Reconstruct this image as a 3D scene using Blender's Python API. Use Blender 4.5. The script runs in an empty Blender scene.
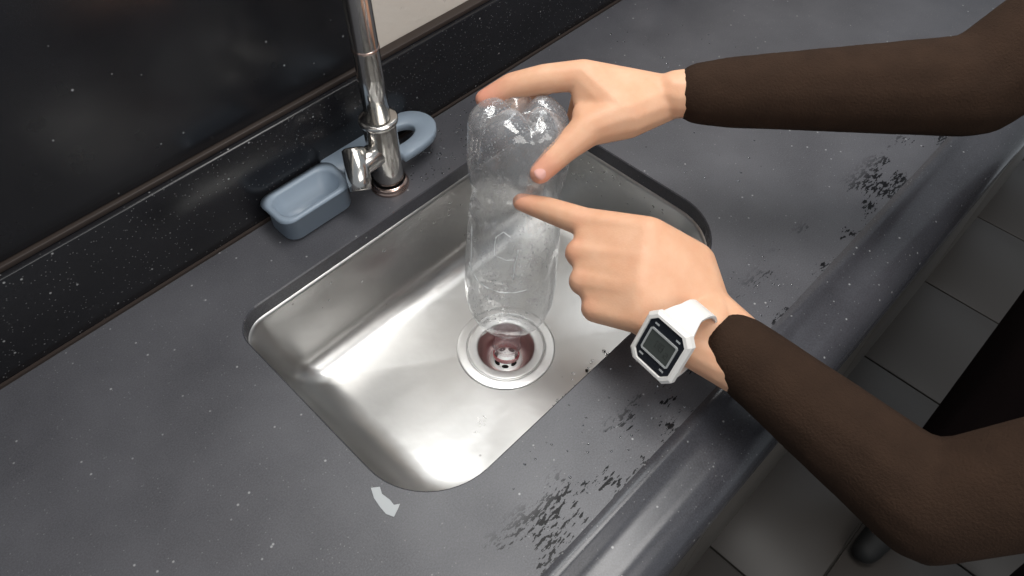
import bpy, bmesh, math, random
from math import sin, cos, pi, radians, exp
from mathutils import Vector, Matrix, noise
random.seed(7)

# ---------------------------------------------------------------- camera
SC = bpy.context.scene
COL = SC.collection
F = 740.0
PITCH, YAW = radians(52.5), radians(44.4)
FW = Vector((cos(PITCH)*cos(YAW), cos(PITCH)*sin(YAW), -sin(PITCH)))
RT = Vector((sin(YAW), -cos(YAW), 0))
UP = RT.cross(FW)
CAM = Vector((-.33415, -.33709, .59444))
cd = bpy.data.cameras.new('camera'); cam = bpy.data.objects.new('camera', cd); COL.objects.link(cam)
cd.sensor_width = 36; cd.lens = F*36/1024; cd.clip_start = .02
m = Matrix((RT, UP, -FW)).transposed().to_4x4(); m.translation = CAM
cam.matrix_world = m
SC.camera = cam

# ---------------------------------------------------------------- world, lights, exposure
w = bpy.data.worlds.new('world'); SC.world = w; w.use_nodes = True
w.node_tree.nodes['Background'].inputs[0].default_value = (.86, .93, 1, 1)
w.node_tree.nodes['Background'].inputs[1].default_value = .34
def area(name, loc, target, sx, sy, power, col):
    l = bpy.data.lights.new(name, 'AREA'); l.shape = 'RECTANGLE'; l.size = sx; l.size_y = sy
    l.energy = power; l.color = col
    o = bpy.data.objects.new(name, l); COL.objects.link(o); o.location = loc
    o.rotation_euler = (Vector(target)-Vector(loc)).to_track_quat('-Z', 'Y').to_euler()
    return o
WINX0, WINX1, WINZ0, WINZ1 = -.10, .78, .54, 1.45
area('window_light', ((WINX0+WINX1)/2, .262, (WINZ0+WINZ1)/2), ((WINX0+WINX1)/2, -1, (WINZ0+WINZ1)/2), WINX1-WINX0-.02, WINZ1-WINZ0-.02, 8, (.94, .98, 1))
area('overhead_key_light', (.20, .0, 1.75), (.05, -.03, 0), 1.5, .6, 27, (1, .98, .95))  # unseen key lamp, added overhead to brighten worktop and basin
area('front_fill_light', (-.2, -1.7, 1.5), (0, .2, .3), 1.5, 1.0, 16, (1, .97, .93))  # unseen fill, added behind the camera to lift the back wall
SC.view_settings.view_transform = 'Standard'
SC.view_settings.look = 'None'
SC.view_settings.exposure = 0.07
SC.view_settings.gamma = 1
SC.view_settings.use_curve_mapping = False

# ---------------------------------------------------------------- helpers
def at(x, y, k):
    """a point at depth k along the viewing axis"""
    return CAM + (FW*F + RT*(x-512) + UP*(288-y))*(k/F)

def smooth(me, on=True):
    for p in me.polygons: p.use_smooth = on

def mesh_obj(name, verts, faces, mt=None, parent=None, sm=True):
    me = bpy.data.meshes.new(name); me.from_pydata([tuple(v) for v in verts], [], faces); me.validate(); me.update()
    if sm: smooth(me)
    o = bpy.data.objects.new(name, me); COL.objects.link(o)
    if mt: me.materials.append(mt)
    if parent: o.parent = parent
    return o

def bm_obj(name, bm, mt=None, parent=None, sm=True):
    bmesh.ops.recalc_face_normals(bm, faces=bm.faces[:])
    me = bpy.data.meshes.new(name); bm.to_mesh(me); bm.free()
    if sm: smooth(me)
    o = bpy.data.objects.new(name, me); COL.objects.link(o)
    if mt: me.materials.append(mt)
    if parent: o.parent = parent
    return o

def empty(name, loc=(0, 0, 0)):
    o = bpy.data.objects.new(name, None); COL.objects.link(o); o.location = loc; o.empty_display_size = .02
    return o

def keep(o, parent):
    """parent without moving"""
    o.parent = parent
    o.matrix_parent_inverse = Matrix.Translation(parent.location).inverted()
    return o

def tag(o, label=None, cat=None, group=None, kind=None):
    if label: o['label'] = label
    if cat: o['category'] = cat
    if group: o['group'] = group
    if kind: o['kind'] = kind
    return o

def frame(z, x=None):
    z = Vector(z).normalized()
    x = Vector(x) if x is not None else (Vector((1, 0, 0)) if abs(z.x) < .9 else Vector((0, 1, 0)))
    x = (x - z*x.dot(z)).normalized(); y = z.cross(x)
    return x, y, z

def lathe(name, prof, mt, parent=None, seg=64, org=(0, 0, 0), axis=(0, 0, 1), close=False, sm=True):
    ax, ay, az = frame(axis); org = Vector(org); vs = []; fs = []
    for (r, z) in prof:
        for i in range(seg):
            a = 2*pi*i/seg; vs.append(org + ax*r*cos(a) + ay*r*sin(a) + az*z)
    n = len(prof)
    for j in range(n-1):
        for i in range(seg):
            a, b = j*seg+i, j*seg+(i+1) % seg
            fs.append((a, b, b+seg, a+seg))
    if close:
        fs.append(tuple(range(seg))[::-1]); fs.append(tuple(range((n-1)*seg, n*seg)))
    bm = bmesh.new()
    me = bpy.data.meshes.new('t'); me.from_pydata([tuple(v) for v in vs], [], fs); bm.from_mesh(me)
    bpy.data.meshes.remove(me)
    bmesh.ops.remove_doubles(bm, verts=bm.verts[:], dist=1e-6)
    return bm_obj(name, bm, mt, parent, sm)

def box(name, lo, hi, mt, parent=None, bev=0.0, seg=2):
    bm = bmesh.new(); bmesh.ops.create_cube(bm, size=1)
    lo, hi = Vector(lo), Vector(hi)
    for v in bm.verts: v.co = Vector([(lo[i]+hi[i])/2 + v.co[i]*(hi[i]-lo[i]) for i in range(3)])
    if bev: bmesh.ops.bevel(bm, geom=bm.edges[:], offset=bev, segments=seg, affect='EDGES', profile=.5)
    return bm_obj(name, bm, mt, parent, sm=bool(bev))

def tube(name, pts, rad, mt, parent=None, seg=32, caps=True):
    vs = []; fs = []; n = len(pts); pts = [Vector(p) for p in pts]
    rads = rad if isinstance(rad, (list, tuple)) else [rad]*n
    px = None
    for j, p in enumerate(pts):
        d = (pts[min(j+1, n-1)] - pts[max(j-1, 0)])
        x, y, z = frame(d, px); px = x
        for i in range(seg):
            a = 2*pi*i/seg; vs.append(p + (x*cos(a)+y*sin(a))*rads[j])
    for j in range(n-1):
        for i in range(seg):
            a, b = j*seg+i, j*seg+(i+1) % seg
            fs.append((a, b, b+seg, a+seg))
    if caps: fs.append(tuple(range(seg))[::-1]); fs.append(tuple(range((n-1)*seg, n*seg)))
    return mesh_obj(name, vs, fs, mt, parent)

# ---------------------------------------------------------------- materials
def mat(name, base=(.5, .5, .5), rough=.5, metal=0.0, spec=.5, **kw):
    mt = bpy.data.materials.new(name); mt.use_nodes = True
    b = mt.node_tree.nodes['Principled BSDF']
    b.inputs['Base Color'].default_value = (*base, 1); b.inputs['Roughness'].default_value = rough
    b.inputs['Metallic'].default_value = metal; b.inputs['Specular IOR Level'].default_value = spec
    for k, v in kw.items(): b.inputs[k].default_value = v
    return mt
class NT:
    def __init__(s, mt): s.t = mt.node_tree; s.b = s.t.nodes.get('Principled BSDF'); s.out = s.t.nodes.get('Material Output')
    def n(s, typ, props=None, **ins):
        nd = s.t.nodes.new(typ)
        for k, v in (props or {}).items(): setattr(nd, k, v)
        for k, v in ins.items():
            k = k.replace('_', ' ')
            key = int(k[1:]) if k[0] == 'i' and k[1:].isdigit() else k
            s.set(nd, key, v)
        return nd
    def set(s, nd, key, v):
        if isinstance(v, bpy.types.NodeSocket): s.t.links.new(v, nd.inputs[key])
        else: nd.inputs[key].default_value = v
    def ramp(s, fac, stops):
        r = s.n('ShaderNodeValToRGB', None, Fac=fac); e = r.color_ramp.elements
        while len(e) < len(stops): e.new(.5)
        for i, (p, c) in enumerate(stops):
            e[i].position = p; e[i].color = (*c, 1) if isinstance(c, tuple) else (c, c, c, 1)
        return r.outputs[0]
    def mix(s, fac, a, b):
        m = s.n('ShaderNodeMix', {'data_type': 'RGBA'}); s.set(m, 0, fac); s.set(m, 6, a); s.set(m, 7, b); return m.outputs[2]
    def math(s, op, a, b=0.0, clamp=False):
        m = s.n('ShaderNodeMath', {'operation': op, 'use_clamp': clamp}); s.set(m, 0, a); s.set(m, 1, b); return m.outputs[0]
    def noise(s, vec, scale, detail=4, rough=.55, out=0):
        return s.n('ShaderNodeTexNoise', None, Vector=vec, Scale=scale, Detail=detail, Roughness=rough).outputs[out]
    def pos(s): return s.n('ShaderNodeNewGeometry').outputs['Position']
    def map(s, vec, scale=(1, 1, 1), rot=(0, 0, 0), loc=(0, 0, 0)):
        return s.n('ShaderNodeMapping', None, Vector=vec, Scale=scale, Rotation=rot, Location=loc).outputs[0]
    def bump(s, h, strength=.2, dist=.001):
        return s.n('ShaderNodeBump', None, Height=h, Strength=strength, Distance=dist).outputs[0]

def granite(name, lo, hi, r0, r1, wet=False):
    mt = mat(name, lo, r0); q = NT(mt); p = q.pos()
    big = q.noise(p, 9, 5, .6); fine = q.noise(p, 700, 3, .7)
    c = q.mix(q.ramp(big, [(.3, 0.0), (.7, 1.0)]), (*lo, 1), (*hi, 1))
    c = q.mix(q.ramp(fine, [(.35, 0.0), (.75, .5)]), c, (hi[0]*1.7, hi[1]*1.7, hi[2]*1.8, 1))
    v = q.n('ShaderNodeTexVoronoi', None, Vector=p, Scale=95.0, Randomness=1.0)
    vsel = q.n('ShaderNodeSeparateColor', None, Color=v.outputs['Color']).outputs[0]
    sp = q.math('MULTIPLY', q.ramp(v.outputs['Distance'], [(.05, 1.0), (.13, 0.0)]), q.math('GREATER_THAN', vsel, .72))
    c = q.mix(q.math('MULTIPLY', sp, .6), c, (.5, .5, .5, 1))
    v2 = q.n('ShaderNodeTexVoronoi', None, Vector=p, Scale=260.0, Randomness=1.0)
    sp2 = q.math('MULTIPLY', q.ramp(v2.outputs['Distance'], [(.08, 1.0), (.2, 0.0)]),
                 q.math('GREATER_THAN', q.n('ShaderNodeSeparateColor', None, Color=v2.outputs['Color']).outputs[1], .8))
    c = q.mix(q.math('MULTIPLY', sp2, .35), c, (.3, .3, .3, 1))
    rough = q.ramp(q.noise(p, 14, 4), [(.3, r0), (.7, r1)])
    if wet:   # dark wet film left along the front edge
        sep = q.n('ShaderNodeSeparateXYZ', None, Vector=p)
        band = q.math('MULTIPLY', q.ramp(q.math('MULTIPLY', sep.outputs[1], -1.0), [(.176, 0.0), (.20, 1.0)]),
                      q.ramp(q.math('MULTIPLY', sep.outputs[1], -1.0), [(.229, 1.0), (.243, 0.0)]))
        stretched = q.map(p, scale=(120, 330, 1), rot=(0, 0, radians(6)))
        wn = q.noise(stretched, 1.0, 3, .6)
        wb = q.noise(q.map(p, scale=(14, 22, 1)), 1.0, 2)
        mk = q.math('MULTIPLY', band, q.ramp(q.math('MULTIPLY', wn, q.ramp(wb, [(.36, .45), (.58, 1.25)])), [(.60, 0.0), (.62, 1.0)]))
        c = q.mix(mk, c, (.006, .006, .007, 1))
        rough = q.mix(mk, rough, (.32, .32, .32, 1))
        q.set(q.b, 'Specular IOR Level', q.ramp(mk, [(0, .5), (1, .12)]))
    q.set(q.b, 'Base Color', c); q.set(q.b, 'Roughness', rough)
    q.set(q.b, 'Normal', q.bump(q.noise(p, 1200, 2), .05, .0004))
    return mt
M_granite = granite('granite', (.044, .044, .049), (.084, .084, .092), .37, .46, wet=True)
M_granite_edge = granite('granite_polished_edge', (.030, .030, .034), (.055, .055, .062), .20, .27)
M_granite_black = granite('granite_black', (.006, .006, .007), (.012, .012, .014), .16, .28)

def steel(name, base, r0, r1, stains=True):
    mt = mat(name, base, r0, 1.0); q = NT(mt); p = q.pos()
    br = q.noise(q.map(p, scale=(6, 260, 260), rot=(0, 0, radians(20))), 1.0, 4, .7)
    cl = q.noise(p, 14, 3, .5); fn = q.noise(p, 420, 2)
    q.set(q.b, 'Roughness', q.ramp(q.math('ADD', q.math('MULTIPLY', fn, .25), q.math('MULTIPLY', cl, .75)), [(.2, r0), (.8, r1)]))
    c = q.mix(q.ramp(cl, [(.35, 0.0), (.7, 1.0)]), (*[x*.9 for x in base], 1), (*base, 1))
    if stains:
        v = q.n('ShaderNodeTexVoronoi', None, Vector=p, Scale=60.0)
        sp = q.math('MULTIPLY', q.ramp(v.outputs['Distance'], [(.05, 1.0), (.11, 0.0)]),
                    q.math('GREATER_THAN', q.n('ShaderNodeSeparateColor', None, Color=v.outputs['Color']).outputs[0], .9))
        c = q.mix(q.math('MULTIPLY', sp, .55), c, (.13, .12, .11, 1))
    q.set(q.b, 'Base Color', c)
    q.set(q.b, 'Normal', q.bump(q.math('ADD', q.noise(p, 22, 3), q.math('MULTIPLY', br, .02)), .13, .004))
    return mt
M_basin = steel('basin_steel', (.57, .565, .555), .26, .36)
M_drain = steel('drain_steel', (.80, .80, .79), .32, .38, False)
M_cup = mat('drain_cup_steel', (.62, .47, .46), .3, 1.0)
M_chrome = mat('brushed_chrome', (.62, .60, .57), .17, 1.0)
q = NT(M_chrome); q.set(q.b, 'Normal', q.bump(q.noise(q.pos(), 60, 3), .08, .002))
M_chrome_ring = mat('copper_tinted_ring', (.62, .46, .40), .2, 1.0)
M_black = mat('black_hole', (.004, .004, .004), .7)
M_wall = mat('wall_paint', (.40, .365, .335), .8)
q = NT(M_wall); p = q.pos(); nn = q.noise(p, 22, 6, .65)
q.set(q.b, 'Base Color', q.mix(q.ramp(nn, [(.60, 0.0), (.72, 1.0)]), q.mix(q.noise(p, 6), (.72, .66, .59, 1), (.64, .58, .515, 1)), (.20, .18, .16, 1)))
q.set(q.b, 'Normal', q.bump(q.noise(p, 130, 4), .3, .002))
M_seal = mat('brown_sealant', (.030, .020, .016), .6)
M_cabinet = mat('cabinet_laminate', (.09, .08, .07), .5)
M_floor = mat('floor_tile', (.055, .048, .043), .45)
M_grout = mat('grout', (.05, .045, .04), .9)
M_tray = mat('grey_blue_plastic', (.27, .33, .40), .38)
M_white = mat('white_resin', (.74, .72, .69), .35)
M_watchdark = mat('watch_dark_face', (.012, .014, .019), .25)
M_silver = mat('watch_silver', (.36, .37, .37), .35)
M_lcd = mat('lcd', (.055, .062, .058), .2)
M_digit = mat('lcd_digit', (.022, .024, .022), .4)
M_sleeve = mat('dark_brown_knit', (.030, .017, .011), .95, spec=.1)
q = NT(M_sleeve); p = q.pos()
q.set(q.b, 'Base Color', q.mix(q.noise(p, 40), (.022, .013, .009, 1), (.040, .023, .015, 1)))
q.set(q.b, 'Normal', q.bump(q.noise(p, 500, 3), .5, .002))
M_trouser = mat('dark_trouser_cloth', (.016, .010, .010), .95, spec=.1)
M_water = mat('water', (1, 1, 1), .02, **{'Transmission Weight': 1.0, 'IOR': 1.33})
M_scale = mat('limescale', (.42, .44, .45), .6)
M_jar = mat('pale_ceramic', (.35, .32, .31), .3)
M_nail = mat('nail', (.74, .40, .34), .25)
M_pink = mat('pink_reflection_tint', (.70, .30, .30), .3, Alpha=.30)
M_red = mat('red_ring_plastic', (.60, .08, .09), .35, Alpha=.7)

# skin with a redder tint stored per vertex (fingertips, knuckles)
M_skin = mat('skin', (.66, .37, .24), .48, spec=.35)
q = NT(M_skin); p = q.pos()
att = q.n('ShaderNodeAttribute', {'attribute_name': 'tint'}).outputs['Fac']
c = q.mix(q.ramp(q.noise(p, 45, 4), [(.35, 0.0), (.7, 1.0)]), (.67, .36, .22, 1), (.71, .42, .27, 1))
c = q.mix(att, c, (.74, .27, .20, 1))
q.set(q.b, 'Base Color', c)
q.b.inputs['Subsurface Weight'].default_value = .12; q.b.inputs['Subsurface Radius'].default_value = (.01, .004, .002)
q.b.inputs['Subsurface Scale'].default_value = .6
q.set(q.b, 'Normal', q.bump(q.n('ShaderNodeTexVoronoi', None, Vector=p, Scale=520.0).outputs['Distance'], .12, .0006))

# thin clear plastic: a see-through film with a fresnel sheen and some mist
M_pet = bpy.data.materials.new('clear_plastic'); M_pet.use_nodes = True
q = NT(M_pet); q.t.nodes.remove(q.b)
tc = q.n('ShaderNodeTexCoord').outputs['Object']
hgt = q.math('ADD', q.math('MULTIPLY', q.noise(tc, 24, 2), 1.0), q.math('MULTIPLY', q.noise(q.map(tc, scale=(1, 1, .25)), 90, 2), .35))
bmp = q.bump(hgt, .55, .006)
lw = q.n('ShaderNodeLayerWeight', None, Blend=.5, Normal=bmp).outputs['Facing']
gl = q.n('ShaderNodeBsdfGlossy', None, Color=(1, 1, 1, 1), Roughness=.06, Normal=bmp)
tr0 = q.n('ShaderNodeBsdfTransparent', None, Color=(.955, .96, .965, 1))
rf = q.n('ShaderNodeBsdfRefraction', None, Color=(.96, .965, .97, 1), Roughness=.10, IOR=1.06, Normal=bmp)
upr = q.ramp(q.math('ADD', q.n('ShaderNodeSeparateXYZ', None, Vector=tc).outputs[2], q.math('MULTIPLY', q.noise(tc, 20, 3), .05)), [(.10, .12), (.26, .75)])
tr = q.n('ShaderNodeMixShader', None); q.set(tr, 0, upr); q.set(tr, 1, tr0.outputs[0]); q.set(tr, 2, rf.outputs[0])
df = q.n('ShaderNodeBsdfTranslucent', None, Color=(.85, .87, .9, 1))
dd = q.n('ShaderNodeBsdfDiffuse', None, Color=(.75, .77, .8, 1))
mist = q.n('ShaderNodeMixShader', None); q.set(mist, 0, .5); q.set(mist, 1, df.outputs[0]); q.set(mist, 2, dd.outputs[0])
fac = q.ramp(lw, [(0, .08), (.5, .15), (.8, .42), (1, .95)])
m1 = q.n('ShaderNodeMixShader', None); q.set(m1, 0, fac); q.set(m1, 1, tr.outputs[0]); q.set(m1, 2, gl.outputs[0])
dv = q.n('ShaderNodeTexVoronoi', None, Vector=tc, Scale=300.0)
drops = q.math('MULTIPLY', q.ramp(dv.outputs['Distance'], [(.18, 1.0), (.30, 0.0)]), q.ramp(q.noise(tc, 34, 3), [(.47, 0.0), (.58, 1.0)]))
scr = q.ramp(q.noise(q.map(tc, scale=(60, 60, 14)), 1.0, 5, .7), [(.56, 0.0), (.74, .30)])
axz = q.n('ShaderNodeSeparateXYZ', None, Vector=tc).outputs[2]
up = q.ramp(q.math('ADD', axz, q.math('MULTIPLY', q.noise(tc, 20, 3), .06)), [(.10, .0), (.27, 1.0)])
mk = q.math('ADD', q.math('ADD', q.math('MULTIPLY', drops, .5), scr), q.math('ADD', .08, q.math('MULTIPLY', up, .34)), True)
m2 = q.n('ShaderNodeMixShader', None); q.set(m2, 0, mk); q.set(m2, 1, m1.outputs[0]); q.set(m2, 2, mist.outputs[0])
q.t.links.new(m2.outputs[0], q.out.inputs[0])
M_crease = bpy.data.materials.new('plastic_crease'); M_crease.use_nodes = True
q = NT(M_crease); q.b.inputs['Base Color'].default_value = (.8, .82, .83, 1); q.b.inputs['Roughness'].default_value = .15
q.b.inputs['Alpha'].default_value = .8

# ---------------------------------------------------------------- structure
BX0, BX1, BY0, BY1, BR = -.232, .216, -.138, .148, .072
TH = .018           # worktop thickness seen at the cut-out
ZB = -.138          # basin bottom
def rrect(x0, x1, y0, y1, r, n=12):
    pts = []
    for (cx, cy, a0) in ((x1-r, y1-r, 0), (x0+r, y1-r, 90), (x0+r, y0+r, 180), (x1-r, y0+r, 270)):
        for i in range(n+1):
            a = radians(a0+90*i/n); pts.append((cx+r*cos(a), cy+r*sin(a)))
    return pts
def basin_outline(x0, x1, y0, y1, r, n=12):     # tighter radii in the two back corners
    pts = []; rb = max(.010, r-.040)
    for (cx, cy, a0, q_) in ((x1-rb, y1-rb, 0, rb), (x0+rb, y1-rb, 90, rb), (x0+r, y0+r, 180, r), (x1-r, y0+r, 270, r)):
        for i in range(n+1):
            a = radians(a0+90*i/n); pts.append((cx+q_*cos(a), cy+q_*sin(a)))
    return pts
OX0, OX1, OY0, OY1 = -1.3, 1.9, -.232, .243
hole = basin_outline(BX0, BX1, BY0, BY1, BR)
N = len(hole)
cxm, cym = (BX0+BX1)/2, (BY0+BY1)/2
# outer square loop matched corner by corner
outer = []
for (x, y) in hole:
    dx, dy = x-cxm, y-cym
    i = len(outer); c = i//13; t = (i % 13)/12
    corner = [(OX1, OY1), (OX0, OY1), (OX0, OY0), (OX1, OY0)][c]
    if c in (0, 2):
        p = (corner[0], corner[1] - (corner[1]-y)*(1-min(1, 2*t))) if t < .5 else (corner[0] - (corner[0]-x)*(2*t-1), corner[1])
    else:
        p = (corner[0] - (corner[0]-x)*(1-min(1, 2*t)), corner[1]) if t < .5 else (corner[0], corner[1] - (corner[1]-y)*(2*t-1))
    outer.append(p)
vs = []; fs = []
ch = .0012
cham = basin_outline(BX0-ch, BX1+ch, BY0-ch, BY1+ch, BR+ch)
for (x, y) in outer: vs.append((x, y, 0))
for (x, y) in cham: vs.append((x, y, 0))
for (x, y) in hole: vs.append((x, y, -ch))
for (x, y) in hole: vs.append((x, y, -TH))
for (x, y) in basin_outline(BX0-.03, BX1+.03, BY0-.03, BY1+.03, BR+.03): vs.append((x, y, -TH))
for L in range(4):
    for i in range(N):
        a, b = L*N+i, L*N+(i+1) % N
        fs.append((a, b, b+N, a+N))
# front drip edge: shallow channel, then a rounded nose
prof = [(-.232, 0), (-.236, .0016), (-.240, .0026), (-.244, .0018), (-.248, -.0012), (-.254, -.0038), (-.262, -.0048), (-.270, -.0048)]
for i in range(13):
    a = radians(90*i/12); prof.append((-.270-.030*sin(a), -.0348+.030*cos(a)))
prof += [(-.300, -.052), (-.297, -.056), (-.27, -.056)]
b0 = len(vs)
for (y, z) in prof: vs.append((OX0, y, z)); vs.append((OX1, y, z))
for i in range(len(prof)-1):
    a = b0+2*i; fs.append((a, a+2, a+3, a+1))
worktop = mesh_obj('worktop', vs, fs, M_granite, sm=False)
worktop.data.materials.append(M_granite_edge)
for pl in worktop.data.polygons[4*N:]: pl.use_smooth = True; pl.material_index = 1
for pl in worktop.data.polygons[N:3*N]: pl.material_index = 1
tag(worktop, 'dark grey speckled stone worktop with a sink cut-out and rounded front edge', 'worktop')

# limescale mark near the left corner of the cut-out
def flat_patch(name, pts, z, mt, parent):
    top = [(x, y, z) for x, y in pts]; n = len(top)
    v = top+[(x, y, z-.0004) for x, y in pts]
    f = [tuple(range(n))]+[(i, (i+1) % n, n+(i+1) % n, n+i) for i in range(n)]
    return mesh_obj(name, v, f, mt, parent, sm=False)
def onplane(x, y, z=0.0):
    d = FW*F + RT*(x-512) + UP*(288-y); p = CAM + d*((z-CAM.z)/d.z); return (p.x, p.y)
st = flat_patch('limescale_stain', [onplane(*c) for c in ((371, 488), (380, 487), (382, 494), (390, 500), (394, 505), (400, 504), (398, 509), (394, 517), (386, 514), (380, 507), (374, 498))], .0005, M_scale, worktop)
st['label'] = 'pale chalky stain on the worktop'

# back upstand and wall
bs = empty('upstand', (0, .238, 0))
tag(bs, 'low black stone upstand running along the wall behind the sink', 'upstand')
keep(box('panel', (OX0, .238, .0012), (OX1, .256, .106), M_granite_black, bev=.0015), bs)
keep(box('joint', (OX0, .2345, .0002), (OX1, .2378, .003), M_seal), bs)
keep(box('top_seal', (OX0, .244, .1062), (OX1, .2565, .112), M_seal, bev=.001), bs)
def wall_with_hole():
    vs = []; fs = []
    xs = [OX0, WINX0, WINX1, OX1]; zs = [-.9, WINZ0, WINZ1, 1.9]
    for y in (.257, .38):
        for z in zs:
            for x in xs: vs.append((x, y, z))
    for l in range(2):
        for i in range(3):
            for j in range(3):
                if i == 1 and j == 1: continue
                a = l*16+j*4+i; f = (a, a+1, a+5, a+4); fs.append(f if l == 0 else f[::-1])
    hole_ = [5, 6, 10, 9]; rim = [0, 1, 2, 3, 7, 11, 15, 14, 13, 12, 8, 4]
    for R_ in (hole_, rim):
        for a, b in zip(R_, R_[1:]+R_[:1]): fs.append((a, b, b+16, a+16) if R_ is hole_ else (b, a, a+16, b+16))
    return mesh_obj('wall_back', vs, fs, M_wall, sm=False)
wl = wall_with_hole(); wl['kind'] = 'structure'
win = empty('window_1', (WINX0, .26, WINZ0)); win['kind'] = 'structure'
for (a, b) in (((WINX0, WINZ0), (WINX1, WINZ0+.03)), ((WINX0, WINZ1-.03), (WINX1, WINZ1)), ((WINX0, WINZ0+.03), (WINX0+.03, WINZ1-.03)), ((WINX1-.03, WINZ0+.03), (WINX1, WINZ1-.03)),
               (((WINX0+WINX1)/2-.015, WINZ0+.03), ((WINX0+WINX1)/2+.015, WINZ1-.03))):
    keep(box('frame_bar', (a[0], .246, a[1]), (b[0], .2615, b[1]), M_white, bev=.001), win)
sp = box('splashback', (OX0+.01, .2485, .1125), (.028, .2565, .43), M_granite_black, bev=.001)
tag(sp, 'tall black stone splashback slab on the wall left of the tap', 'splashback')

# base cabinet and floor
cb = empty('base_cabinet', (0, -.25, -.5))
tag(cb, 'dark laminate base cabinet under the worktop', 'cabinet')
keep(box('body', (OX0, -.262, -.80), (OX1, -.244, -.058), M_cabinet), cb)
for x in (-.9, -.4, .1, .6, 1.1):
    d = keep(box('door', (x+.003, -.281, -.78), (x+.497, -.263, -.075), M_cabinet, bev=.002), cb)
    h = keep(box('handle', (x+.18, -.289, -.125), (x+.32, -.282, -.112), M_silver, bev=.002), cb); h.parent = d
    h.matrix_parent_inverse = Matrix.Identity(4)
keep(box('plinth', (OX0, -.24, -.90), (OX1, -.22, -.80), M_cabinet), cb)
fl = box('floor', (OX0, -2.4, -.93), (OX1, .25, -.906), M_grout); fl['kind'] = 'structure'
tile0 = None
k = 0
for i in range(10):
    for j in range(7):
        x, y = -1.28+i*.315, -2.36+j*.315
        if tile0 is None:
            t = box('tile', (-.1555, -.1555, -.004), (.1555, .1555, .004), M_floor, bev=.0015, seg=1); tile0 = t
        else:
            t = tile0.copy(); COL.objects.link(t)
        t.location = (x+.1575, y+.1575, -.9015); t.parent = fl

# ---------------------------------------------------------------- sink basin
def basin():
    prof = []                       # (inset, z, corner radius)
    zt = -TH-.0006
    loops = [(-.020, zt, BR+.018), (-.001, zt, BR), (0.0005, zt-.0008, BR), (.002, zt-.004, BR)]
    loops += [(.006, -.075, BR-.004)]
    r = .034
    for i in range(9):
        a = radians(90*i/8)
        loops.append((.010+r*(1-cos(a)), ZB+r-r*sin(a)+.004, BR-.008-r*.55*(1-cos(a))))
    vs = []; fs = []
    for (ins, z, rr) in loops:
        t_ = max(0, (-z-.03)/(-ZB-.03)); il = ins+.022*t_**1.5     # the left wall slopes in more
        for (x, y) in basin_outline(BX0+il, BX1-ins, BY0+ins, BY1-ins, rr): vs.append((x, y, z))
    nl = len(loops)
    last = [Vector(v) for v in vs[-N:]]
    # towards the drain: shallow fall with diagonal creases pressed in the bottom
    steps = [.08, .2, .35, .5, .65, .8, .92, 1.0]
    for s in steps:
        for i, v in enumerate(last):
            a = math.atan2(v.y, v.x)
            e = Vector((.0575*cos(a), .0575*sin(a), ZB-.0008))
            q = v.lerp(e, s)
            t = s
            q.z = (ZB+.004)*(1-t) + (ZB-.0008)*t - .0006*sin(pi*t)
            vs.append(tuple(q))
    for L in range(nl+len(steps)-1):
        for i in range(N):
            a, b = L*N+i, L*N+(i+1) % N
            fs.append((a, b, b+N, a+N))
    return vs, fs
root = empty('sink', (0, 0, ZB))
tag(root, 'undermount stainless steel sink basin with scratches and water spots', 'sink')
vs, fs = basin()
bo = mesh_obj('basin', vs, fs, M_basin); keep(bo, root)
# drain
dr = empty('drain', (0, 0, ZB)); tag(dr, 'round steel sink drain with strainer under the bottle neck', 'drain')
fl_prof = [(.0578, -.0012), (.0577, .0004), (.0572, .0011), (.0562, .0014), (.0545, .0016), (.0480, .0020), (.0468, .0020), (.0463, .0016), (.0461, -.0008), (.0448, -.0010), (.0446, .0012), (.0440, .0019), (.0430, .0020),
           (.0365, .0012), (.0345, .0008), (.0336, .0004), (.0332, -.0004), (.0329, -.0016)]
keep(lathe('flange', fl_prof, M_drain, org=(0, 0, ZB), seg=96), dr)
cup = [(.0330, -.0018), (.0322, -.006), (.0312, -.013), (.0298, -.019), (.0270, -.0235), (.0225, -.0262), (.0200, -.0268)]
keep(lathe('cup', cup, M_cup, org=(0, 0, ZB), seg=64), dr)
sr = keep(lathe('strainer', [(.0200, -.0272), (.0196, -.0240), (.0185, -.0232), (.012, -.0236), (.004, -.0240), (.0001, -.0240)], M_drain, org=(0, 0, ZB), seg=48), dr)
for i in range(7):
    a = 2*pi*i/7+.25; c = Vector((cos(a)*.0126, sin(a)*.0126, ZB-.0230)); tx = Vector((-sin(a), cos(a), 0)); rx = Vector((cos(a), sin(a), 0))
    pts = [c+tx*.0042*cos(b)+rx*.0024*sin(b) for b in [2*pi*j/14 for j in range(14)]]
    hv = pts+[p-Vector((0, 0, .0012)) for p in pts]
    keep(mesh_obj('drain_hole', hv, [tuple(range(14))]+[(j, (j+1) % 14, 14+(j+1) % 14, 14+j) for j in range(14)], M_black, sm=False), dr)

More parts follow.
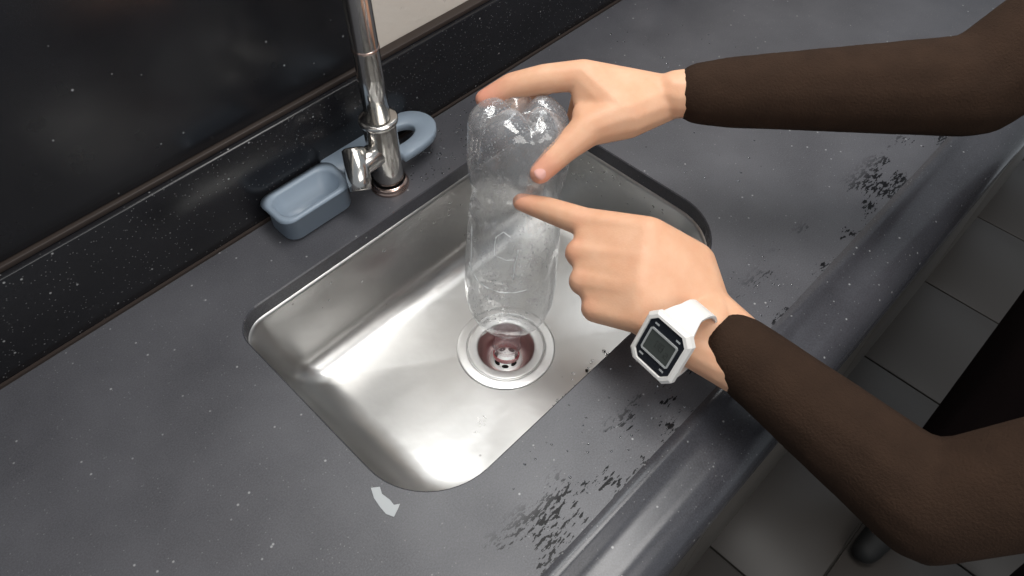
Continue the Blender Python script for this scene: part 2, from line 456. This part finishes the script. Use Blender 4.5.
# ---------------------------------------------------------------- bottle (upside down, neck in the drain)
MOUTH = Vector((0, 0, -.159)); BASE = Vector((.0755, .0515, .1535))
AX = (BASE-MOUTH); BL = AX.length; AX.normalize()
bx, by, bz = frame(AX, RT)
def lerp_tab(tab, s):
    for (a, ra), (b, rb) in zip(tab, tab[1:]):
        if s <= b:
            t = (s-a)/(b-a); t = t*t*(3-2*t) if b-a > .012 else t
            return ra+(rb-ra)*t
    return tab[-1][1]
TAB = [(0, .0135), (.002, .0142), (.016, .0142), (.018, .0172), (.021, .0172), (.023, .0145), (.030, .0148), (.040, .0158),
       (.047, .0205), (.053, .0290), (.060, .0365), (.068, .0420), (.078, .0462), (.092, .0495), (.104, .0506), (.118, .0508), (.138, .0500), (.1405, .0488), (.143, .0500), (.17, .0490), (.2, .0486), (.226, .0455), (.246, .0490), (.262, .0512), (.285, .0505), (.4, .0505)]
SEG = 120
def lobes(th):     # 1 on a foot, 0 in the valley between two feet
    return abs(cos(2.5*(th-.55)))**.8
vs = []; fs = []
rings = []
s = 0.0
S_END = BL-.030
while s < S_END: rings.append(s); s += .002 if s < .05 else .0032
for s in rings:
    r = lerp_tab(TAB, s)
    for i in range(SEG):
        th = 2*pi*i/SEG
        v = Vector((cos(th), sin(th), 0))
        rr = r
        if s > .235:
            k = (s-.235)/(S_END-.235); rr *= 1 - .085*k*k*(1-lobes(th))
        if .06 < s < .27:
            rr += .0012*noise.noise(Vector((cos(th)*1.6, sin(th)*1.6, s*16)))*min(1, (s-.06)/.03)
        vs.append(MOUTH + (bx*v.x+by*v.y)*rr + AX*s)
CAPS = 22
for j in range(1, CAPS+1):
    t = radians(90*j/CAPS)
    for i in range(SEG):
        th = 2*pi*i/SEG; lb = lobes(th)
        R = .0505*(1-.085*(1-lb))
        rho = R*cos(t)**(1.0 if lb > .5 else 1.0)
        H = .019+.013*lb
        prof_h = sin(t)**1.0
        q_ = rho/.0505
        dip = 1-.55*exp(-(q_/.33)**2)*1.0
        h = H*prof_h*dip if q_ < 1 else 0
        # keep centre common to all directions
        hc = .014
        wgt = min(1, q_/.35)
        h = h*wgt + hc*(1-wgt)
        vs.append(MOUTH + (bx*cos(th)+by*sin(th))*max(rho, .0004) + AX*(S_END+h))
nr = len(rings)+CAPS
for L in range(nr-1):
    for i in range(SEG):
        a, b = L*SEG+i, L*SEG+(i+1) % SEG
        fs.append((a, b, b+SEG, a+SEG))
bt = empty('bottle', MOUTH); tag(bt, 'empty clear plastic bottle held upside down with its neck in the drain', 'bottle')
body = mesh_obj('body', vs, fs, M_pet); keep(body, bt)
nk = lathe('neck_ring', [(.0148, .0020), (.0158, .0024), (.0160, .0052), (.0156, .0072), (.0149, .0075)], M_red, org=MOUTH, axis=AX, seg=48); keep(nk, bt)
nb = lathe('neck_pink_reflection', [(.0151, .0125), (.0153, .0135), (.0153, .0155)]+[(.0150, .024), (.0152, .034), (.0160, .040)], M_pink, org=MOUTH, axis=AX, seg=48); keep(nb, bt)  # pink reflection on the neck, put in as a tinted film
nb['label'] = 'faint pink reflection tinted onto the bottle neck'
nk['label'] = 'translucent red ring round the bottle neck'
# pressed-in fold lines of the plastic
def fold(pts, r=.00035):
    P = []
    for (th, s) in pts:
        rr = lerp_tab(TAB, s)+.0004
        P.append(MOUTH+(bx*cos(th)+by*sin(th))*rr+AX*s)
    Q = []
    for a, b in zip(P, P[1:]):
        for t in (0, .25, .5, .75): Q.append(a.lerp(b, t))
    Q.append(P[-1])
    keep(tube('fold_line', Q, [r*(.4+.9*abs(sin(9.1*i/len(Q)*1.7+len(pts)))) for i in range(len(Q))], M_crease, seg=6), bt)
FT = -pi/2       # th of the side facing the camera is found below
best = max(range(360), key=lambda d: -(bx*cos(radians(d))+by*sin(radians(d))).dot(FW))
FT = radians(best)
fold([(FT-1.1, .150), (FT-.95, .141), (FT-.75, .136), (FT-.5, .1335), (FT-.2, .132), (FT+.1, .1335), (FT+.35, .136)], .0006)
fold([(FT-.35, .198), (FT-.38, .186), (FT-.37, .176), (FT-.1, .1725), (FT+.05, .174)], .0005)
fold([(FT+.12, .186), (FT+.09, .175), (FT+.06, .166), (FT+.05, .150)], .0007)
fold([(FT-1.05, .195), (FT-1.03, .165), (FT-1.02, .150)], .0004)
fold([(FT-.35, .198), (FT-.2, .205), (FT-.05, .2)], .0005)

# ---------------------------------------------------------------- tap
fx, fy = onplane(390, 184)
tp = empty('tap', (fx, fy, 0)); tag(tp, 'tall stainless kitchen tap with a side lever at the back of the sink', 'tap')
O = Vector((fx, fy, 0))
keep(lathe('base_ring', [(.0218, .0002), (.0221, .002), (.0218, .0035), (.0202, .0048), (.0208, .0058), (.0204, .0076), (.0180, .0086)], M_chrome_ring, org=O, seg=48), tp)
keep(lathe('body', [(.0162, .0080), (.0166, .012), (.0174, .0135), (.0176, .030), (.0176, .088), (.0170, .090), (.0130, .0905)], M_chrome, org=O, seg=48), tp)
keep(lathe('collar', [(.0150, .0895), (.0195, .0900), (.0205, .0915), (.0205, .0945), (.0195, .0960), (.0128, .0962)], M_white if False else M_chrome, org=O, seg=48), tp)
pts = [O+Vector((0, 0, z)) for z in (.094, .15, .2, .3, .38)]
for i in range(1, 17):
    a = pi*i/16; pts.append(O+Vector((.075-.075*cos(a), .0, .38+.075*sin(a))))
pts.append(O+Vector((.15, 0, .345)))
sp_ = keep(tube('spout', pts, .0131, M_chrome), tp)
keep(lathe('spout_seam', [(.0131, .178), (.0138, .1785), (.0138, .1805), (.0131, .181)], M_chrome_ring, org=O, seg=40), tp)
# side lever body
a0 = O+Vector((0, 0, .052)); a1 = at(357, 166, .775)
ldir = (a1-a0).normalized()
keep(tube('lever_body', [a0, a0+ldir*.012, a1-ldir*.001, a1], [.0128, .0134, .0134, .0122], M_chrome, seg=40), tp)
l0, l1 = at(354, 150, .772), at(361, 191, .776); ld2 = (l1-l0).normalized()
lv = keep(tube('lever', [l0-ld2*.002, l0, l0+ld2*.03, l1-ld2*.001, l1], [.0105, .0130, .0128, .0112, .0095], M_chrome, seg=40), tp)

# ---------------------------------------------------------------- grey-blue tray behind the tap
def tray():
    rt = empty('sink_tray', (.03, .2, 0)); tag(rt, 'grey-blue plastic tray with a cut-out loop handle behind the tap', 'tray')
    P0 = Vector((.038, .2105, .023))          # middle of the handle base, X runs along the wall
    # handle: D-shaped loop
    outer, inner = [], []
    n = 40
    for i in range(n+1):
        t = -pi/2+pi*i/n
        outer.append((.050*max(0, cos(t))**.75, .0330*sin(t)))
        inner.append((.028*max(0, cos(t))**.75-.004, .0135*sin(t)))
    outer = [(-.087, -.0045), (-.0155, -.0045), (-.0155, -.0330)]+outer+[(-.03, .0330), (-.087, .0330)]
    inner = [(-.010, .0005), (-.010, -.0035), (-.010, -.0135)]+inner+[(-.010, .0135), (-.010, .0045)]
    vs = []; fs = []; m_ = len(outer)
    for lvl, (z, sh) in enumerate(((0, 0), (.0015, .0012), (.009, .0012), (.0105, 0))):
        k = 0 if lvl in (1, 2) else .0014
        for (x, y) in outer: vs.append(P0+Vector((x*(1-k/.05), y*(1-k/.03), z)))
        for (x, y) in inner: vs.append(P0+Vector((x*(1+k/.03), y*(1+k/.011), z)))
    W = 2*m_
    for l in range(3):
        for i in range(m_-1):
            a = l*W+i; fs.append((a, a+1, a+1+W, a+W))
            a = l*W+m_+i; fs.append((a+1, a, a+W, a+1+W))
        a, b = l*W, l*W+m_-1; fs.append((b, a, a+W, b+W))
        a, b = l*W+m_, l*W+2*m_-1; fs.append((a, b, b+W, a+W))
    for l in (0, 3):
        for i in range(m_-1):
            a = l*W+i; b = l*W+m_+i
            fs.append((a, a+1, b+1, b) if l else (a+1, a, b, b+1))
        a, b = l*W, l*W+m_; a2, b2 = l*W+m_-1, l*W+2*m_-1
        fs.append((a2, a, b, b2))
    keep(mesh_obj('handle', vs, fs, M_tray, sm=True), rt)
    # dish part carrying on to the left
    bm = bmesh.new()
    loops = []
    for (g, z) in ((.006, .0), (0, .004), (0, .032), (-.004, .034), (.003, .0345), (.005, .032), (.008, .006)):
        loops.append([bm.verts.new((x-.0, y, z)) for (x, y) in rrect(-.13+g, -.046-g, .186+g, .232-g, .014, 6)])
    for A, B in zip(loops, loops[1:]):
        for i in range(len(A)): bm.faces.new((A[i], A[(i+1) % len(A)], B[(i+1) % len(A)], B[i]))
    bm.faces.new(loops[0][::-1]); bm.faces.new(loops[-1])
    keep(bm_obj('dish', bm, M_tray), rt)
    return rt
tray()

# ---------------------------------------------------------------- jars standing at the far end of the worktop
def jar(name, px, py, r, label):
    x, y = onplane(px, py)
    j = empty(name, (x, y, 0)); tag(j, label, 'jar', 'jars at the back of the worktop')
    keep(lathe('body', [(.0001, .0006), (r*.8, .0006), (r*.86, .003), (r, .010), (r, .07), (r*.8, .078)], M_jar, org=(x, y, 0), seg=40), j)
    keep(lathe('lid', [(r*.84, .0785), (r*.84, .090), (0.0001, .092)], M_seal, org=(x, y, 0), seg=40), j)
jar('jar', 612, -9, .016, 'small pale jar at the top edge, nearest the upstand')
jar('jar', 643, -19, .024, 'wider pale jar at the top edge, between two small ones')
jar('jar', 676, -7, .015, 'small pale jar at the top edge, furthest from the upstand')

# ---------------------------------------------------------------- hands
def ball(P, r, n=0):
    out = []
    for i in range(7):
        ph = -pi/2+pi*i/6
        for j in range(10):
            a = 2*pi*j/10; out.append(P+Vector((cos(ph)*cos(a), cos(ph)*sin(a), sin(ph)))*r)
            if i in (0, 6): break
    return out
def hull(bm, balls):
    b2 = bmesh.new()
    for (P, r) in balls:
        for v in ball(P, r): b2.verts.new(v)
    res = bmesh.ops.convex_hull(b2, input=b2.verts[:])
    dead = [g for g in res['geom_interior'] if isinstance(g, bmesh.types.BMVert)]
    bmesh.ops.delete(b2, geom=dead, context='VERTS')
    me = bpy.data.meshes.new('h'); b2.to_mesh(me); b2.free(); bm.from_mesh(me); bpy.data.meshes.remove(me)
def flesh(name, hulls, voxel, iters, mt, parent, tints=(), fac=.55):
    bm = bmesh.new()
    for h in hulls: hull(bm, h)
    me = bpy.data.meshes.new('raw'); bm.to_mesh(me); bm.free()
    o = bpy.data.objects.new('raw', me); COL.objects.link(o)
    rm = o.modifiers.new('r', 'REMESH'); rm.mode = 'VOXEL'; rm.voxel_size = voxel
    sm_ = o.modifiers.new('s', 'SMOOTH'); sm_.factor = fac; sm_.iterations = iters
    dg = bpy.context.evaluated_depsgraph_get(); dg.update()
    me2 = bpy.data.meshes.new_from_object(o.evaluated_get(dg)); me2.name = name
    bpy.data.objects.remove(o); bpy.data.meshes.remove(me)
    smooth(me2)
    me2.materials.clear(); me2.materials.append(mt)
    if tints:
        at_ = me2.attributes.new('tint', 'FLOAT', 'POINT')
        vals = []
        for v in me2.vertices:
            t = 0
            for (P, r, k) in tints: t = max(t, k*max(0, 1-(v.co-P).length/r))
            vals.append(t)
        at_.data.foreach_set('value', vals)
    ob = bpy.data.objects.new(name, me2); COL.objects.link(ob)
    if parent: keep(ob, parent)
    return ob
def J(x, y, k, r): return (at(x, y, k), r)
def chain(js): return [[a, b] for a, b in zip(js, js[1:])]

PERSON = at(1060, 420, 1.1); PERSON = Vector((.62, -.62, -.9))
person = empty('person', PERSON)
tag(person, 'person in dark brown sleeves holding and pointing at the bottle with both hands', 'person')

# upper hand (holds the bottle base)
DR = .700
r_wr = J(676, 94, DR-.005, .0225)
r_el = at(975, 86, .66)
idx = [J(583, 75, DR+.002, .0150), J(545, 79, DR+.008, .0145), J(511, 86, DR+.014, .0128), J(484, 99, DR+.020, .0094)]
midf = [J(592, 80, DR+.024, .0125), J(550, 80, DR+.034, .0115), J(517, 88, DR+.044, .0105), J(498, 102, DR+.056, .009)]
rng = [J(600, 84, DR+.040, .012), J(558, 80, DR+.052, .010), J(532, 94, DR+.076, .009), J(516, 110, DR+.086, .0078)]
pky = [J(612, 90, DR+.052, .011), J(580, 94, DR+.076, .009), J(572, 124, DR+.088, .008), J(566, 138, DR+.092, .007)]
thm = [J(624, 115, DR-.008, .0235), J(589, 128, DR-.010, .0175), J(565, 149, DR-.012, .0132), J(551, 162, DR-.012, .0122), J(540, 173, DR-.010, .0108)]
fore = [r_wr, (r_wr[0].lerp(r_el, .35), .028)]
hulls = chain(idx)+chain(midf)+chain(rng)+chain(pky)+chain(thm)
hulls += [[idx[0], midf[0], J(662, 94, DR, .0185), J(650, 96, DR+.02, .016)], [midf[0], rng[0], J(662, 96, DR+.016, .018)], [rng[0], pky[0], J(664, 100, DR+.02, .018)],
          [idx[0], J(581, 103, DR+.002, .0080), thm[0], J(662, 96, DR, .0185)], [J(581, 113, DR-.004, .0090), thm[0], thm[1]],
          [thm[0], J(662, 96, DR, .0190), J(668, 100, DR+.004, .0195), midf[0]], [J(662, 96, DR, .0190), r_wr, J(668, 99, DR+.004, .020)], fore]
tint = [(idx[3][0], .035, .8), (idx[2][0], .02, .3), (thm[4][0], .028, .75), (thm[2][0], .016, .3), (idx[0][0], .016, .25)]
handR = flesh('hand', hulls, .0016, 15, M_skin, person, tint)
handR['label'] = 'upper hand gripping the bottle base'

# lower hand (points at the bottle)
tip = J(521, 202, .712, .0090)
li = [J(650, 234, .648, .0158), J(586, 223, .680, .0145), J(549, 210, .700, .0125), tip]
lm = [J(644, 262, .640, .0155), J(579, 253, .672, .0138), J(604, 264, .706, .0100), J(632, 262, .700, .0090)]
lr = [J(640, 290, .634, .0155), J(583, 281, .664, .0138), J(606, 292, .700, .0098), J(634, 290, .694, .0090)]
lp = [J(640, 318, .632, .0145), J(595, 308, .656, .0134), J(614, 316, .688, .0090), J(636, 314, .684, .0080)]
l_wr = J(706, 326, .636, .0255)
l_el = at(930, 505, .56)
lt = [J(695, 262, .664, .0185), J(668, 262, .690, .0140), J(642, 262, .712, .0115), J(620, 258, .722, .0095)]
WU = J(684, 343, .634, .0175); WR = J(710, 305, .648, .0175)
hulls = chain(li)+chain(lm)+chain(lr)+chain(lp)+chain(lt)
def mid(a, b, t, r): return (a[0].lerp(b[0], t), r)
hulls += [[mid(lm[0], lm[1], .93, .0118), mid(lr[0], lr[1], .93, .0118), lm[0], lr[0]], [mid(lr[0], lr[1], .93, .0118), mid(lp[0], lp[1], .90, .0115), lr[0], lp[0]],
          [mid(li[0], li[1], 1.0, .0120), mid(lm[0], lm[1], .9, .0118), li[0], lm[0]]]
hulls += [[mid(lm[0], lm[1], .62, .0128), mid(lr[0], lr[1], .62, .0128), lm[0], lr[0]], [mid(lr[0], lr[1], .62, .0128), mid(lp[0], lp[1], .62, .0122), lr[0], lp[0]],
          [mid(li[0], li[1], .35, .0135), mid(lm[0], lm[1], .35, .0132), li[0], lm[0]]]
hulls += [[li[0], lm[0], WR, lt[0]], [lm[0], lr[0], WU, WR], [lr[0], lp[0], WU], [li[0], lm[0], lr[0], J(690, 320, .64, .0175)],
          [WU, WR, l_wr], [WU, WR, (l_wr[0].lerp(l_el, .38), .027)]]
tint = [(li[3][0], .030, .45), (li[1][0], .018, .35), (lm[1][0], .018, .5), (lr[1][0], .018, .45), (lp[1][0], .018, .4), (lm[0][0], .02, .1)]
handL = flesh('hand', hulls, .0016, 15, M_skin, person, tint)
handL['label'] = 'lower hand pointing with the index finger'

def nail(P, axis, normal, L, W, parent):
    y = Vector(axis).normalized(); z = Vector(normal); z = (z-y*z.dot(y)).normalized(); x = y.cross(z)
    vs = []; fs = []; nu, nv = 10, 10; R = W*1.15
    for i in range(nu+1):
        for j in range(nv+1):
            u = -1+2*i/nu; v = -1+2*j/nv
            du = u*math.sqrt(max(0, 1-.42*v*v)); dv = v*math.sqrt(max(0, 1-.42*u*u))
            h = -(du*W/2)**2/(R*1.0)*1.3-.0006*(abs(dv)**3)-(0.0009 if max(abs(u), abs(v)) > .95 else 0)
            vs.append(P+x*du*W/2+y*dv*L/2+z*h)
    for i in range(nu):
        for j in range(nv):
            a = i*(nv+1)+j; fs.append((a, a+1, a+nv+2, a+nv+1))
    return keep(mesh_obj('nail', vs, fs, M_nail, sm=True), parent)
tv = -(thm[4][0]-CAM).normalized()
tax = thm[4][0]-thm[2][0]
tn = (tv - UP*.25 - RT*.15).normalized()
tn = (tn-tax.normalized()*tn.dot(tax.normalized())).normalized()
nail(thm[4][0]+tn*.0112-tax.normalized()*.001, tax, tn, .0135, .0135, person)

# sleeves, torso and legs of the person (dark clothes)
d = (r_el-r_wr[0]).normalized()
shR = Vector((.70, -.42, .46)); shL = Vector((.42, -.80, .44))
flesh('sleeve', [[(r_wr[0]+d*.022, .0290), (r_wr[0]+d*.05, .033)], [(r_wr[0]+d*.05, .033), (r_el, .046)], [(r_el, .046), (shR, .062)]], .006, 3, M_sleeve, person)
d = (l_el-l_wr[0]).normalized()
flesh('sleeve', [[(l_wr[0]+d*.030, .0315), (l_wr[0]+d*.055, .034)], [(l_wr[0]+d*.055, .034), (l_el, .046)], [(l_el, .046), (shL, .062)]], .006, 3, M_sleeve, person)
flesh('shirt', [[(shR, .062), (shL, .062), (Vector((.66, -.50, .08)), .10), (Vector((.52, -.72, .08)), .10)],
                [(Vector((.66, -.50, .08)), .10), (Vector((.52, -.72, .08)), .10), (Vector((.68, -.50, -.12)), .11), (Vector((.55, -.72, -.12)), .11)]], .012, 4, M_sleeve, person)
flesh('trousers', [[(Vector((.68, -.50, -.14)), .115), (Vector((.55, -.72, -.14)), .115)],
                   [(Vector((.68, -.50, -.16)), .10), (Vector((.66, -.50, -.82)), .05)], [(Vector((.55, -.72, -.16)), .10), (Vector((.53, -.74, -.82)), .05)]], .012, 4, M_trouser, person)
for (x, y) in ((.63, -.51), (.50, -.75)):
    flesh('shoe', [[(Vector((x+.03, y-.01, -.85)), .04), (Vector((x-.14, y+.01, -.868)), .028)]], .008, 3, M_black, person)

# ---------------------------------------------------------------- wristwatch
A = (RT*.78-UP*.62).normalized()             # along the forearm
VD = -(at(656, 347, .6)-CAM).normalized()
WN = (VD - RT*.85 - UP*.26).normalized()
WX = (RT*22.5-UP*19+VD*15).normalized(); WX = (WX-WN*WX.dot(WN)).normalized()
WY = WN.cross(WX).normalized(); WZ = WN
WC = at(661, 347, .600)
watch = empty('wristwatch', WC); tag(watch, 'white resin digital wristwatch with rectangular display on the pointing wrist', 'watch')
def octo(hx, hy, c):
    return [(hx, -hy+c), (hx, hy-c), (hx-c, hy), (-hx+c, hy), (-hx, hy-c), (-hx, -hy+c), (-hx+c, -hy), (hx-c, -hy)]
WS = 1.10
def wl_(x, y, z): return WC+(WX*x+WY*y+WZ*z)*WS
def stack(name, levels, mt, cap=True, bot=True):
    vs = []; fs = []
    for (hx, hy, c, z) in levels:
        for (x, y) in octo(hx, hy, c): vs.append(wl_(x, y, z))
    for l in range(len(levels)-1):
        for i in range(8):
            a, b = l*8+i, l*8+(i+1) % 8; fs.append((a, b, b+8, a+8))
    if bot: fs.append(tuple(range(8))[::-1])
    if cap: fs.append(tuple(range((len(levels)-1)*8, len(levels)*8)))
    return keep(mesh_obj(name, vs, fs, mt, sm=False), watch)
stack('case', [(.0195, .0205, .005, -.0065), (.0215, .0230, .006, -.0035), (.0215, .0230, .006, .0010), (.0195, .0212, .0058, .0030), (.0175, .0192, .0055, .0032), (.0172, .0188, .0052, .0016)], M_white)
stack('face_plate', [(.0171, .0187, .0052, .0017), (.0168, .0184, .0052, .0021)], M_watchdark)
def ring(hx, hy, wd, z0, z1, mt, name):
    vs = []; fs = []
    for (a, b, c, z) in ((hx, hy, .0014, z0), (hx, hy, .0014, z1), (hx-wd, hy-wd, .0006, z1), (hx-wd, hy-wd, .0006, z0)):
        for (x, y) in octo(a, b, c): vs.append(wl_(x, y, z))
    for l in range(4):
        for i in range(8):
            a, b = l*8+i, l*8+(i+1) % 8; a2, b2 = ((l+1) % 4)*8+i, ((l+1) % 4)*8+(i+1) % 8
            fs.append((a, b, b2, a2))
    return keep(mesh_obj(name, vs, fs, mt, sm=False), watch)
ring(.0136, .0102, .0014, .0020, .0030, M_silver, 'display_frame')
def wbox(name, x0, x1, y0, y1, z0, z1, mt, par=None):
    vs = [wl_(x, y, z) for z in (z0, z1) for (x, y) in ((x0, y0), (x1, y0), (x1, y1), (x0, y1))]
    return keep(mesh_obj(name, vs, [(3, 2, 1, 0), (4, 5, 6, 7), (0, 1, 5, 4), (1, 2, 6, 5), (2, 3, 7, 6), (3, 0, 4, 7)], mt, sm=False), watch)
wbox('display', -.0122, .0122, -.0088, .0088, .0019, .0024, M_lcd)
SEGS = {'0': 'abcdef', '8': 'abcdefg', '2': 'abged', '1': 'bc', ':': ''}
def digit(ch, ox, oy, wd, hg):
    t = wd*.16
    bars = dict(a=(0, wd, hg-t, hg), g=(0, wd, hg/2-t/2, hg/2+t/2), d=(0, wd, 0, t), f=(0, t, hg/2, hg), b=(wd-t, wd, hg/2, hg), e=(0, t, 0, hg/2), c=(wd-t, wd, 0, hg/2))
    for s_ in SEGS[ch]:
        x0, x1, y0, y1 = bars[s_]; wbox('display_segment', ox+x0, ox+x1, oy+y0, oy+y1, .0024, .00245, M_digit)
digit('0', -.0040, -.0025, .0032, .0062); digit('8', .0002, -.0025, .0032, .0062); digit('2', .0062, -.0045, .0030, .0050)
for (x, y) in ((-.0150, .0), (.0150, .0)): pass
for sx in (-1, 1):
    for sy in (-1, 1): wbox('face_mark', sx*.0105-.002, sx*.0105+.002, sy*.0140-.0007, sy*.0140+.0007, .0021, .0023, M_silver)
# strap: an open band round the wrist
WRC = l_wr[0].lerp(at(690, 335, .636), .75)
def strap():
    # ellipse in the plane WY, WZ centred behind the case
    cen = WC - WZ*.027 ; cen = cen + WX*.0
    vs = []; fs = []; n = 56; ry, rz = .0335, .0262
    a0, a1 = radians(90-34), radians(90-34-292)
    for i in range(n+1):
        a = a0+(a1-a0)*i/n
        nx = Vector((cos(a)/ry, sin(a)/rz)).normalized()
        hw = max(.0112, .0185-.0011*min(i, n-i))
        for (w_, t_) in ((-hw, 0), (-hw, .0022), (-hw+.001, .0028), (hw-.001, .0028), (hw, .0022), (hw, 0)):
            vs.append(cen + WX*w_ + WY*(ry*cos(a)+nx.x*t_) + WZ*(rz*sin(a)+nx.y*t_))
    for i in range(n):
        for j in range(6):
            a, b = i*6+j, i*6+(j+1) % 6; fs.append((a, b, b+6, a+6))
    fs.append(tuple(range(6))[::-1]); fs.append(tuple(range(n*6, n*6+6)))
    keep(mesh_obj('strap', vs, fs, M_white, sm=False), watch)
strap()

# ---------------------------------------------------------------- water drops
def drops(name, places, label, parent):
    bm = bmesh.new()
    for (P, nrm, r) in places:
        x, y, z = frame(nrm); e = random.uniform(.8, 1.5); an = random.uniform(0, pi)
        ux, uy = x*cos(an)+y*sin(an), y*cos(an)-x*sin(an)
        rings_ = []
        for k in range(4):
            t = radians(22+k*22); rr = cos(t)*r; h = (sin(t)-sin(radians(22)))*r*.55
            rings_.append([bm.verts.new(P+ux*rr*e*cos(2*pi*j/10)+uy*rr*sin(2*pi*j/10)+z*h) for j in range(10)])
        for A_, B_ in zip(rings_, rings_[1:]):
            for j in range(10): bm.faces.new((A_[j], A_[(j+1) % 10], B_[(j+1) % 10], B_[j]))
        bm.faces.new(rings_[-1]); bm.faces.new(rings_[0][::-1])
    o = bm_obj(name, bm, M_water); keep(o, parent) if parent else None
    o['kind'] = 'stuff'
    return o
pl = []
for i in range(60):     # along the front of the basin bottom, below the pointing hand
    x = random.uniform(-.02, .09); pl.append((Vector((x, -.098+random.gauss(0, .006), ZB+.0045)), (0, 0, 1), random.uniform(.0009, .0021)))
for i in range(70):     # on the right basin wall
    y = random.uniform(-.06, .12); z = random.uniform(-.09, -.025); pl.append((Vector((BX1-.0055+(z+.075)*-.0, y, z)), (-1, 0, 0), random.uniform(.0008, .0018)))
for i in range(26):
    x = random.uniform(-.20, .1); z = random.uniform(-.09, -.03); pl.append((Vector((x, BY1-.0052, z)), (0, -1, 0), random.uniform(.0008, .0018)))
drops('water_drops', pl, 'water', root)
pl = []
for i in range(150):
    x, y = random.uniform(.02, .19), random.uniform(.155, .225); pl.append((Vector((x, y, .0001)), (0, 0, 1), random.uniform(.0006, .0016)))
for i in range(90):
    x, y = random.uniform(-.16, .25), random.uniform(-.225, -.145); pl.append((Vector((x, y, .0001)), (0, 0, 1), random.uniform(.0005, .0013)))
for i in range(60):
    x, y = random.uniform(.25, .5), random.uniform(-.1, .2); pl.append((Vector((x, y, .0001)), (0, 0, 1), random.uniform(.0006, .0016)))
drops('water_drops', pl, 'water', worktop)
